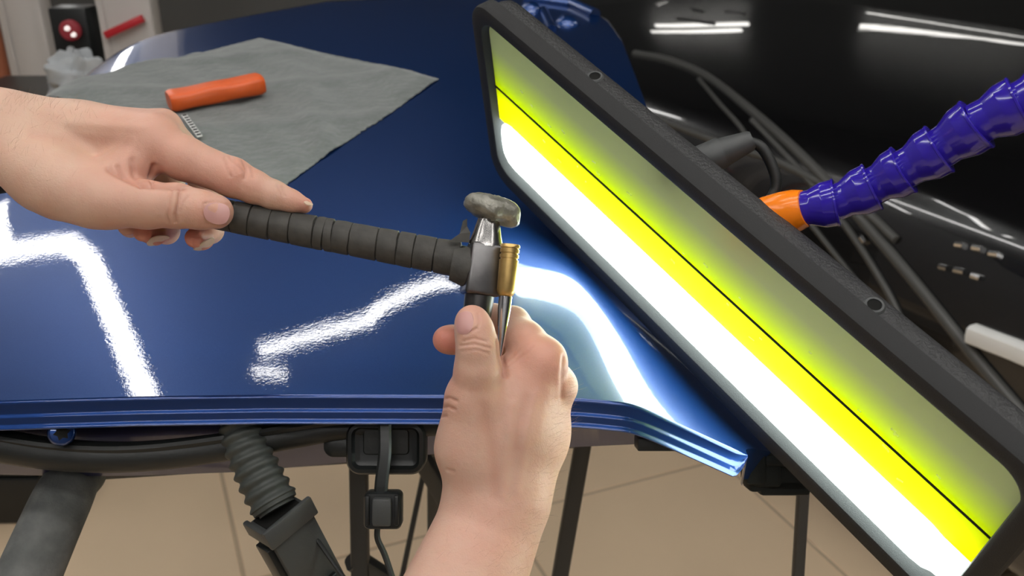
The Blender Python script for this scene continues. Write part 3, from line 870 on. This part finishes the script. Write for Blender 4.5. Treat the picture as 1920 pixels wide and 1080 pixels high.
#HANDS#
# left hand, gripping the hammer handle: (px, py, depth mm, radius px)
LB = .568
Lch = [
    ('palm', .012, [(-330, 262, -6, 86, 1.25), (-120, 258, -4, 80, 1.3), (0, 255, 0, 70, 1.25), (110, 275, 6, 66, 1.2), (200, 290, 10, 58)]),
    ('palm', .012, [(0, 235, 4, 60), (150, 250, 10, 48), (292, 254, -2, 42)]),
    ('palm', .012, [(0, 240, 8, 58), (150, 250, 22, 48), (306, 238, 14, 33)]),
    ('palm', .012, [(0, 250, 14, 55), (150, 262, 34, 45), (275, 250, 32, 32)]),
    ('palm', .012, [(0, 265, 14, 50), (140, 290, 42, 40), (235, 275, 46, 30)]),
    ('palm', .012, [(0, 275, -4, 58), (90, 330, -10, 62), (175, 374, -18, 52)]),
    ('palm', .012, [(215, 345, -12, 46), (280, 285, -6, 38)]),
    ('thumb', .005, [(120, 350, -14, 62), (205, 376, -20, 50), (275, 384, -22, 42), (332, 386, -22, 39), (375, 393, -22, 34), (405, 397, -21, 31)]),
    ('index', .005, [(285, 265, -4, 43), (345, 297, -4, 40), (437, 333, -2, 35.5), (475, 350, -1, 30), (514, 366, 0, 26), (545, 377, 1, 20.5), (571, 385, 2, 15)]),
    ('middle', .004, [(306, 240, 14, 33), (368, 305, 40, 30), (392, 380, 44, 27), (394, 432, 28, 24), (378, 446, 8, 21), (366, 446, 0, 19)]),
    ('ring', .003, [(275, 250, 32, 32), (318, 330, 58, 29), (322, 400, 54, 26), (312, 434, 30, 23), (290, 438, 8, 20), (268, 435, -1, 18)]),
    ('pinky', .003, [(235, 275, 46, 30), (262, 350, 62, 25), (258, 402, 50, 22), (245, 425, 28, 19), (238, 425, 14, 17)]),
]
Lst = [([(205, 318), (226, 330), (250, 342), (275, 345)], .0016, 6), ([(220, 312), (232, 330)], .0012, 4), ([(246, 300), (252, 330), (262, 346)], .0010, 6), ([(288, 312), (284, 330), (287, 345)], .0022, 5),
       ([(262, 347), (300, 349), (345, 352)], .0018, 5),
       ([(323, 352), (318, 375), (314, 408), (318, 418)], .0008, 2.6), ([(339, 350), (335, 378), (328, 402), (330, 416)], .0010, 2.6), ([(352, 366), (342, 382), (337, 396)], .0006, 2.4),
       ([(329, 362), (327, 395)], -.0006, 5), ([(420, 296), (424, 312), (432, 330)], .0007, 2.6), ([(430, 294), (442, 308), (456, 318)], .0007, 2.6), ([(455, 300), (462, 318), (458, 334)], .0008, 2.8), ([(470, 312), (474, 330)], .0006, 2.6),
       ([(444, 306), (450, 326)], -.0007, 7), ([(520, 348), (526, 364)], .0005, 2.6), ([(528, 350), (533, 366)], .0004, 2.4),
       ([(384, 382), (382, 400), (386, 418)], .0006, 2.6), ([(384, 380), (410, 377), (430, 384)], .0005, 2.4), ([(386, 419), (410, 423), (428, 420)], .0005, 2.4),
       ([(60, 250), (150, 262), (230, 270)], .0006, 12), ([(130, 230), (270, 240)], -.0008, 10)]
V, Fq, J, px = build_hand(LB, Lch, [], .03, (at(-330, 470, LB - .06) - np.array([.0, .07, .06]), at(620, 130, LB + .09) + np.array([.02, .07, .06])), .0009, Lst)
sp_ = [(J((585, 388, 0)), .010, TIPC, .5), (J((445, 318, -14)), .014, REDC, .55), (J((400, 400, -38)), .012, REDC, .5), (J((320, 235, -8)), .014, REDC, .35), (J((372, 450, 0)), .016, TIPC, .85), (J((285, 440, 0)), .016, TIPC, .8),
       (J((250, 330, -20)), .016, REDC, .45), (J((330, 300, -20)), .014, REDC, .3), (J((240, 225, 0)), .02, REDC, .35), (J((365, 262, 8)), .010, PALE, .5), (J((60, 250, -20)), .03, PALE, .3)]  # pale spot on the middle finger paints in its lit side
lh, lbv = hand_object('left_hand', V, Fq, sp_, 'hand gripping the hammer handle, index finger laid along it')
make_nail('fingernail', lbv, J((408, 400, -30)), RGT + UPV * -.12, CB * 1.0 + UPV * .10, 19 * px, 44 * px, lh)
make_nail('fingernail', lbv, J((578, 382, -6)), nrm(RGT - UPV * .45), UPV * .8 + RGT * .45 + CB * .3, 8 * px, 17 * px, lh, m=NAILTIP)
make_nail('fingernail', lbv, J((382, 456, 2)), nrm(RGT * 1.0 + UPV * .35 - FWD * .3), -UPV + RGT * .45 + CB * .1, 14 * px, 46 * px, lh, m=NAILTIP)
make_nail('fingernail', lbv, J((296, 448, 2)), nrm(RGT * 1.0 + UPV * .25 - FWD * .3), -UPV + RGT * .25 + CB * .1, 14 * px, 46 * px, lh, m=NAILTIP)

# right hand, holding punch and peen
RB = .557
Rch = [
    ('palm', .012, [(800, 1330, -40, 118, 1.2), (842, 1180, -24, 112, 1.2), (880, 1080, -10, 98, 1.2), (912, 1000, 0, 90, 1.3), (935, 940, 4, 84, 1.35), (945, 880, 8, 80, 1.35)]),
    ('palm', .012, [(930, 930, 6, 66), (965, 800, 2, 60), (1015, 678, 2, 46)]),
    ('palm', .012, [(955, 930, 14, 66), (990, 812, 18, 68), (1040, 725, 16, 42)]),
    ('palm', .012, [(965, 930, 16, 56), (1010, 820, 26, 46), (1030, 770, 34, 36)]),
    ('palm', .012, [(950, 930, 14, 52), (985, 840, 30, 42), (1005, 800, 36, 34)]),
    ('palm', .012, [(900, 930, 4, 58), (882, 840, -2, 58), (888, 752, -8, 50)]),
    ('palm', .012, [(920, 860, 4, 60), (940, 750, 4, 54), (965, 712, 6, 48)]),
    ('thumb', .006, [(880, 840, -2, 54), (890, 745, -10, 49), (896, 690, -18, 41), (895, 650, -22, 36.5), (889, 618, -22, 33), (885, 603, -21, 30)]),
    ('index', .005, [(1015, 678, 2, 46), (985, 640, 14, 38), (962, 606, 30, 32), (925, 596, 40, 27), (895, 592, 38, 24), (884, 594, 30, 21)]),
    ('middle', .004, [(1042, 725, 14, 40), (1012, 672, 44, 32), (955, 645, 56, 29), (890, 640, 44, 28), (848, 637, 30, 27), (837, 637, 26, 27)]),
    ('ring', .003, [(1030, 770, 34, 36), (990, 715, 62, 30), (930, 705, 62, 26), (895, 715, 46, 24)]),
    ('pinky', .003, [(1005, 800, 36, 34), (965, 755, 52, 27), (915, 745, 46, 23), (895, 750, 34, 20)]),
]
Rst = [([(935, 640), (938, 660), (945, 690), (948, 705)], .0020, 5), ([(944, 690), (965, 678), (985, 662), (1000, 650)], .0004, 3), ([(952, 676), (975, 655)], .0003, 2.6),
       ([(1058, 668), (1054, 700), (1053, 745)], .0012, 5), ([(1048, 690), (1048, 740)], -.0006, 7),
       ([(868, 640), (890, 634), (912, 640)], .0006, 2.6), ([(864, 648), (890, 645), (918, 652)], .0007, 2.6), ([(866, 658), (892, 656), (915, 662)], .0005, 2.4),
       ([(858, 618), (876, 624), (895, 616)], .0005, 2.4), ([(896, 586), (899, 606), (895, 616)], .0005, 2.4),
       ([(828, 748), (842, 746), (856, 752)], .0008, 2.8), ([(824, 765), (840, 762), (852, 768)], .0009, 2.8), ([(820, 782), (836, 780)], .0008, 2.8), ([(838, 880), (850, 884)], .0007, 3),
       ([(905, 760), (925, 850), (930, 930)], .0006, 12), ([(960, 760), (950, 850), (945, 930)], -.0007, 9), ([(1005, 740), (985, 830), (970, 920)], -.0006, 9), ([(985, 745), (968, 840)], .0005, 9)]
V, Fq, J, px = build_hand(RB, Rch, [], .03, (at(700, 1330, RB - .10) - np.array([.02, .03, .03]), at(1120, 545, RB + .1) + np.array([.03, .04, .06])), .0009, Rst)
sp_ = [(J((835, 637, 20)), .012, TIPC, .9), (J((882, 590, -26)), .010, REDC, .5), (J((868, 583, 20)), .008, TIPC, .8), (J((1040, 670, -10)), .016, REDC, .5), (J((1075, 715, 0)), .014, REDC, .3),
       (J((980, 640, 0)), .015, REDC, .4), (J((850, 730, -15)), .014, REDC, .3), (J((930, 1000, -30)), .02, REDC, .3), (J((1000, 760, -15)), .02, REDC, .2)]
rh, rbv = hand_object('right_hand', V, Fq, sp_, 'hand pinching the punch between thumb and fingers')
make_nail('fingernail', rbv, J((877, 604, -26)), nrm(UPV - RGT * .15), CB * 1.0 - RGT * .45 + UPV * .1, 18 * px, 40 * px, rh)
# dark sleeves where the forearms leave the picture
obj('sleeve', tube(atN([(34, 334, LB + .028), (-60, 322, LB + .020), (-200, 285, LB + .004), (-420, 270, LB - .01)]), [.0085, .018, .040, .046], 24), SLEEVE, person)
obj('sleeve', tube(atN([(835, 1230, RB - .03), (800, 1330, RB - .045), (740, 1500, RB - .075)]), [.043, .047, .052], 24), SLEEVE, person)

def arm_hair(bv_, spots, flow, n, parent):
    V, F_ = [], []
    for k in range(n):
        x, y, sx, sy = spots[k % len(spots)]
        px_, py_ = x + rng.normal() * sx, y + rng.normal() * sy
        d = FWD + RGT * (px_ - 960) / FPX + UPV * (540 - py_) / FPX
        hit = bv_.ray_cast(Vector(CAM), Vector(d).normalized())
        if hit[0] is None: continue
        p, nn = np.array(hit[0]), np.array(hit[1])
        if nn @ FWD > 0: nn = -nn
        f = nrm(flow + rng.normal(size=3) * .35 + nn * .45); L = rng.uniform(.004, .009)
        pts = [p, p + f * L * .5 + nn * L * .06, p + f * L - nn * L * .02]
        v, fc = tube(pts, [.00004, .00003, .000012], 3, cap=False)
        F_ += [[i + len(V) for i in q] for q in fc]; V += list(v)
    obj('arm_hair', (np.array(V), F_), HAIR, parent, kind='stuff')
arm_hair(lbv, [(40, 195, 50, 10), (90, 215, 60, 20), (30, 270, 40, 40)], RGT * .5 + UPV * .6, 150, lh)
arm_hair(rbv, [(1040, 860, 16, 60), (1000, 1000, 22, 60), (930, 1030, 60, 40), (1060, 770, 12, 30)], RGT * .8 + UPV * .4, 260, rh)

# ------------------------------------------------------------------ cloth and orange handle on the panel
def on_plane(px_, py_):
    d = FWD + RGT * (px_ - 960) / FPX + UPV * (540 - py_) / FPX
    k = ((DO - CAM) @ EN) / (d @ EN); q = CAM + d * k
    for _ in range(8):                        # refine onto the curved panel
        s_, t_ = (q - DO) @ E1, (q - DO) @ E2
        hgt = float(height(s_, t_)); k = ((DO + EN * hgt - CAM) @ EN) / (d @ EN); q = CAM + d * k
    return np.array([(q - DO) @ E1, (q - DO) @ E2])
c_t, c_r, c_b, c_l = on_plane(482, 74), on_plane(824, 152), on_plane(535, 352), on_plane(66, 200)
c_m = on_plane(300, 142)
nu, nv = 110, 90
CV = []
for i in range(nu):
    a = i / (nu - 1)
    for j in range(nv):
        b = j / (nv - 1)
        p = (1 - a) * ((1 - b) * c_l + b * c_b) + a * ((1 - b) * c_t + b * c_r)
        p = p + (np.array([.006 * math.sin(9 * b + 1), .008 * math.sin(7 * a)]) * .5)
        if b == 0 or b == 1 or a == 1: p = p + rng.normal(size=2) * .0007
        hh = .0024 + .0016 * (1 + math.sin(38 * a + 9 * b + 2 * math.sin(7 * b))) * .5 + .0022 * max(0, math.sin(14 * b - 11 * a + .6)) ** 3
        hh += .004 * math.exp(-((a - .42) / .10) ** 2 - (b / .25) ** 2) + .008 * math.exp(-((a - .12) / .14) ** 2 - (b / .5) ** 2)
        hh += .0055 * max(0, math.sin(9 * a + 5 * b + 1.5 * math.sin(6 * b + 3 * a))) ** 2 * min(1, 6 * b)
        ed = min(b, 1 - b, 1 - a, 1)
        hh *= min(1, .35 + ed * 12) if not (b < .5 and a < .7) else 1
        CV.append(door(p[0], p[1], max(hh, .0016)))
CV = np.array(CV); n_ = len(CV)
f = grid_faces(nu, nv)
rimi = [i * nv for i in range(nu)] + [(nu - 1) * nv + j for j in range(1, nv)] + [i * nv + nv - 1 for i in range(nu - 2, -1, -1)] + [j for j in range(nv - 2, 0, -1)]
fs = f + [[q + n_ for q in r[::-1]] for r in f] + [[rimi[i], rimi[(i + 1) % len(rimi)], rimi[(i + 1) % len(rimi)] + n_, rimi[i] + n_] for i in range(len(rimi))]
cloth = obj('microfibre_cloth', (np.vstack([CV, CV - EN * .0007]), fs), CLOTH, label='rumpled grey microfibre cloth spread on the blue panel', cat='cloth')
# orange handle: lofted rounded bar with finger waves
pA, pB = on_plane(322, 218), on_plane(496, 184)
A3, B3 = door(pA[0], pA[1], .018), door(pB[0], pB[1], .019)
ax_ = nrm(B3 - A3); sd = nrm(np.cross(EN, ax_)); up_ = np.cross(ax_, sd)
OL = np.linalg.norm(B3 - A3); OV = []
n1, n2 = 28, 20
for i in range(n1):
    u = i / (n1 - 1)
    e = min(1, (min(u, 1 - u) / .03) + .001) ** .4 if u in (0, 1) else 1
    wv = .0148 + .0010 * math.sin(u * 11) + .001 * u
    tv_ = .0105 + .0006 * math.sin(u * 13 + 2)
    sc2 = .86 if i in (0, n1 - 1) else 1
    for k in range(n2):
        a = 2 * math.pi * k / n2; ca, sa = math.cos(a), math.sin(a)
        ca = math.copysign(abs(ca) ** .55, ca); sa = math.copysign(abs(sa) ** .55, sa)
        OV.append(A3 + ax_ * OL * u + sd * ca * wv * sc2 + up_ * sa * tv_ * sc2)
OF = []
for i in range(n1 - 1):
    for k in range(n2):
        OF.append([i * n2 + k, i * n2 + (k + 1) % n2, (i + 1) * n2 + (k + 1) % n2, (i + 1) * n2 + k])
OF += [list(range(n2))[::-1], list(range((n1 - 1) * n2, n1 * n2))]
oh = empty('plastic_scraper', A3 - EN * .01, 'bright orange plastic tool handle lying on the grey cloth', 'tool')
obj('grip', (np.array(OV), OF), ORANGE, oh)
hp = A3 + ax_ * OL * .93 + up_ * .0095
obj('hanging_hole', lathe(hp, hp + up_ * .0005, [(0, .0022), (1, .0022)], 14), NAVYW, oh)
# woven white tag at the cloth
pT0, pT1 = on_plane(349, 236), on_plane(378, 274)
T0, T1 = door(pT0[0], pT0[1], .013), door(pT1[0], pT1[1], .011)
td = nrm(T1 - T0); ts = nrm(np.cross(td, EN)); tl = np.linalg.norm(T1 - T0)
tg = obj('tag', box((T0 + T1) / 2, td, ts, EN, tl / 2, .0028, .0006), NAVYW, cloth, smooth=False, label='white woven tag with black stitches')
for k in range(9):
    c = T0 + td * tl * (k + .5) / 9 + EN * .0009
    obj('stitch', box(c, td, ts, EN, tl / 40, .0022, .0003), INK, tg, smooth=False)

# ------------------------------------------------------------------ black car behind
c0 = at(1205, 105, 2.55)
ca_ = nrm([.40, -.92, 0]); cm_ = np.array([ca_[1], -ca_[0], 0]);
if cm_[0] > 0: cm_ = -cm_
car_o = np.array([c0[0], c0[1], 0])
sect = [(-.10, .17), (.0, .22), (.03, .40), (.035, .55), (.02, .68), (0.0, .76), (-.03, .815), (-.08, .85), (-.20, .885), (-.45, .915), (-.9, .93), (-1.5, .93), (-1.55, .80), (-1.55, .17)]
sect = spline([(a, b, 0) for a, b in sect], 70)[:, :2]
xs = np.linspace(-1.5, 2.6, 60)
CVv = np.array([[car_o + ca_ * x + cm_ * (a - .06 * ((x - .3) / 1.5) ** 2) + AZ * (b - (.02 * ((x - .3) / 1.5) ** 2 if b > .5 else 0)) for (a, b) in sect] for x in xs]).reshape(-1, 3)
car = empty('black_car', car_o + ca_ * .5 - cm_ * .6, 'glossy black car parked beyond the inspection lamp', 'car')
cf = grid_faces(60, 70) + [list(range(70))[::-1], list(range(59 * 70, 60 * 70))]
obj('body', (CVv, cf), CARBLK, car)
cbvh = BVHTree.FromPolygons([Vector(v) for v in CVv], grid_faces(60, 70))
def on_car(pxs, lift=.004):
    out = []
    for (x, y) in pxs:
        d = FWD + RGT * (x - 960) / FPX + UPV * (540 - y) / FPX
        hit = cbvh.ray_cast(Vector(CAM), Vector(d).normalized())
        if hit[0] is not None: out.append(np.array(hit[0]) - nrm(d) * lift)
    return np.array(out)
for nm, pts, r in [('window_seal', [(1190, 100), (1250, 112), (1320, 140), (1400, 200), (1480, 270), (1560, 350), (1640, 440), (1720, 535), (1800, 635), (1870, 720), (1930, 790)], .016),
                   ('door_seal', [(1310, 148), (1350, 195), (1390, 240), (1415, 285)], .008),
                   ('belt_trim', [(1230, 222), (1290, 245), (1370, 275), (1450, 300), (1540, 345), (1620, 395), (1680, 450)], .013),
                   ('window_seal', [(1410, 225), (1500, 320), (1590, 430), (1660, 540), (1690, 600)], .010),
                   ('window_seal', [(1520, 420), (1600, 520), (1680, 620)], .008)]:
    p = on_car(pts)
    if len(p) > 2: obj(nm, tube(spline(p, 40), r * .72, 10), CARTRIM, car)
for pts in ([(1792, 458), (1806, 460)], [(1824, 464), (1840, 467)], [(1855, 475), (1872, 477)], [(1762, 500), (1776, 503)], [(1790, 506), (1808, 510)], [(1822, 517), (1838, 522)], [(1400, 380), (1412, 392)], [(1615, 445), (1622, 455)], [(1232, 8), (1250, 2)], [(1300, 18), (1318, 22)], [(1360, 22), (1396, 26)], [(1270, 34), (1340, 44)]):
    p = on_car(pts, .006)
    if len(p) == 2: obj('chrome_bit', tube(p, .006, 8), CHROME, car)  # small chrome pieces laid on the car body
p = on_car([(1822, 625), (1860, 640), (1900, 655), (1960, 680)], .01)
if len(p) == 4: obj('bright_strip', tube(p, .018, 10, sq=.6), NAVYW, car)
for x in (.0, 1.9):
    c = car_o + ca_ * x + cm_ * -.08 + AZ * .30
    obj('wheel', lathe(c - cm_ * .12, c + cm_ * .10, [(0, .28), (.1, .30), (.9, .30), (1, .28), (1, .2), (.9, .18)], 36), RUBBER, car)

# ------------------------------------------------------------------ left background
def post(x0, x1, y, z1, name, label, d, m=WHITE):
    pass
def vpost(pxl, pxr, py, d, label, group=None, depth=.08):
    a, b = at(pxl, py, d), at(pxr, py, d); wd = abs(b[0] - a[0])
    e = empty('steel_post', ((a[0] + b[0]) / 2, a[1], 0), label, 'post', group)
    cx, cy = (a[0] + b[0]) / 2, a[1]
    obj('upright', abox(cx - wd / 2, cx + wd / 2, cy - depth / 2, cy + depth / 2, 0.012, 2.7, .008), WHITE, e)
    obj('base_plate', abox(cx - wd, cx + wd, cy - depth, cy + depth, 0, .012, .002), WHITE, e)
    obj('ridge', abox(cx - wd / 2 - .012, cx - wd / 2 + .012, cy - depth / 2 - .012, cy + depth / 2, 0.012, 2.7, .004), WHITE, e)
    return e, cx, cy, wd
e, cx, cy, wd = vpost(203, 295, 40, 3.05, 'white steel post with red tape band at upper left')
a, b = at(198, 66, 2.985), at(268, 34, 2.985); t_ = nrm(b - a)
obj('red_band', box((a + b) / 2, t_, AY, np.cross(t_, AY), np.linalg.norm(b - a) / 2, .012, .012, .003), RED, e)
vpost(22, 92, 40, 3.0, 'plain white steel post at the far left')
pt = empty('added_screen', (-1.1, 4.3, 0), 'dark grey low screen added in front of the dark back wall', 'screen')  # added so the back wall behind can stay dark in the car's reflections
obj('panel', abox(-2.3, .1, 4.28, 4.32, .03, 1.05, .006), SCREENM, pt)
for x in (-2.2, -1.1, 0):
    obj('foot', abox(x - .03, x + .03, 4.1, 4.5, 0, .03, .004), PLAST, pt)
# tool trolley with the things on it
tz = at(130, 190, 2.35)[2]; ty = at(130, 190, 2.35)[1]
x0, x1 = at(-120, 190, 2.35)[0], at(225, 190, 2.35)[0]
tr = empty('tool_trolley', ((x0 + x1) / 2, ty + .1, 0), 'black tool trolley behind the left hand', 'trolley')
obj('top', abox(x0, x1, ty - .12, ty + .35, tz - .03, tz, .006), PLAST, tr)
for k in range(4):
    obj('drawer', abox(x0 + .02, x1 - .02, ty - .11, ty + .3, .12 + k * .17, .12 + k * .17 + .16, .006), PLAST_G, tr)
obj('back_frame', abox(x0 + .01, x1 - .01, ty + .28, ty + .34, .05, tz - .03, .004), PLAST, tr)
for sx in (x0 + .06, x1 - .06):
    for sy in (ty - .05, ty + .28):
        obj('caster', lathe((sx - .015, sy, .05), (sx + .015, sy, .05), [(0, .045), (.2, .05), (.8, .05), (1, .045)], 20), RUBBER, tr)
dv = empty('charger_box', at(148, 95, 2.42) * np.array([1, 1, 0]) + AZ * tz, 'black box with a small red glowing light on the trolley', 'charger')
a, b = at(95, 20, 2.42), at(166, 20, 2.42)
obj('case', abox(a[0], b[0], a[1] - .02, a[1] + .06, tz, at(150, 12, 2.42)[2], .008), PLAST, dv)
lc = at(128, 58, 2.385)
obj('red_lens', lathe(lc + AY * .02, lc, [(0, .026), (.7, .026), (1, .020)], 24), REDLED, dv)
obj('indicator', lathe(at(124, 54, 2.375) + AY * .01, at(124, 54, 2.375), [(0, .007), (1, .005)], 16), WHITELED, dv)
obj('indicator', lathe(at(136, 66, 2.375) + AY * .01, at(136, 66, 2.375), [(0, .006), (1, .0045)], 16), WHITELED, dv)
# closed tool case on the floor
fc_ = floor_hit(10, 985); x0, x1 = fc_[0] - .32, floor_hit(92, 985)[0]
tcs = empty('tool_case', ((x0 + x1) / 2, fc_[1] + .15, 0), 'black tool case on the floor behind the foam-padded arm', 'case')
obj('lower_shell', abox(x0, x1, fc_[1], fc_[1] + .32, 0, .13, .012), PLAST, tcs)
obj('lid', abox(x0, x1, fc_[1], fc_[1] + .32, .134, .20, .012), PLAST_G, tcs)
for k in (.3, .7):
    xx = x0 + (x1 - x0) * k
    obj('latch', abox(xx - .03, xx + .03, fc_[1] - .008, fc_[1] + .004, .10, .165, .003), NAVYW, tcs)
obj('carry_handle', tube(spline([(x0 + .14, fc_[1] + .004, .12), (x0 + .15, fc_[1] - .035, .12), (x1 - .15, fc_[1] - .035, .12), (x1 - .14, fc_[1] + .004, .12)], 20), .010, 10), RUBBER, tcs)
# crumpled rag
rc = at(150, 150, 2.28); RV, RF = [], []
nl, nn = 26, 40
for i in range(nl + 1):
    ph = -math.pi / 2 + math.pi * i / nl
    for j in range(nn):
        th = 2 * math.pi * j / nn
        k = 1 + .16 * math.sin(3 * th + 4 * ph) + .12 * math.sin(7 * th - 3 * ph) + .08 * math.sin(11 * ph + 2 * th)
        p = np.array([.075 * math.cos(ph) * math.cos(th), .06 * math.cos(ph) * math.sin(th), .062 * math.sin(ph)]) * k
        p[2] = max(p[2], tz - rc[2] + .001)
        RV.append(rc + p)
for i in range(nl):
    for j in range(nn): RF.append([i * nn + j, i * nn + (j + 1) % nn, (i + 1) * nn + (j + 1) % nn, (i + 1) * nn + j])
obj('rag', (np.array(RV), RF), RAG, label='crumpled pale grey rag on the trolley beside the charger', cat='rag')
a = at(2, 100, 2.82)
e = empty('upright_pole', (a[0], a[1], 0), 'rusty brown upright pole at the left picture edge', 'pole')
obj('pole', tube([(a[0], a[1], .01), (a[0] - .02, a[1], 1.6)], .024, 16), RUST, e)
obj('foot', lathe((a[0], a[1], 0), (a[0], a[1], .02), [(0, .06), (.6, .06), (1, .04)], 24), PLAST, e)
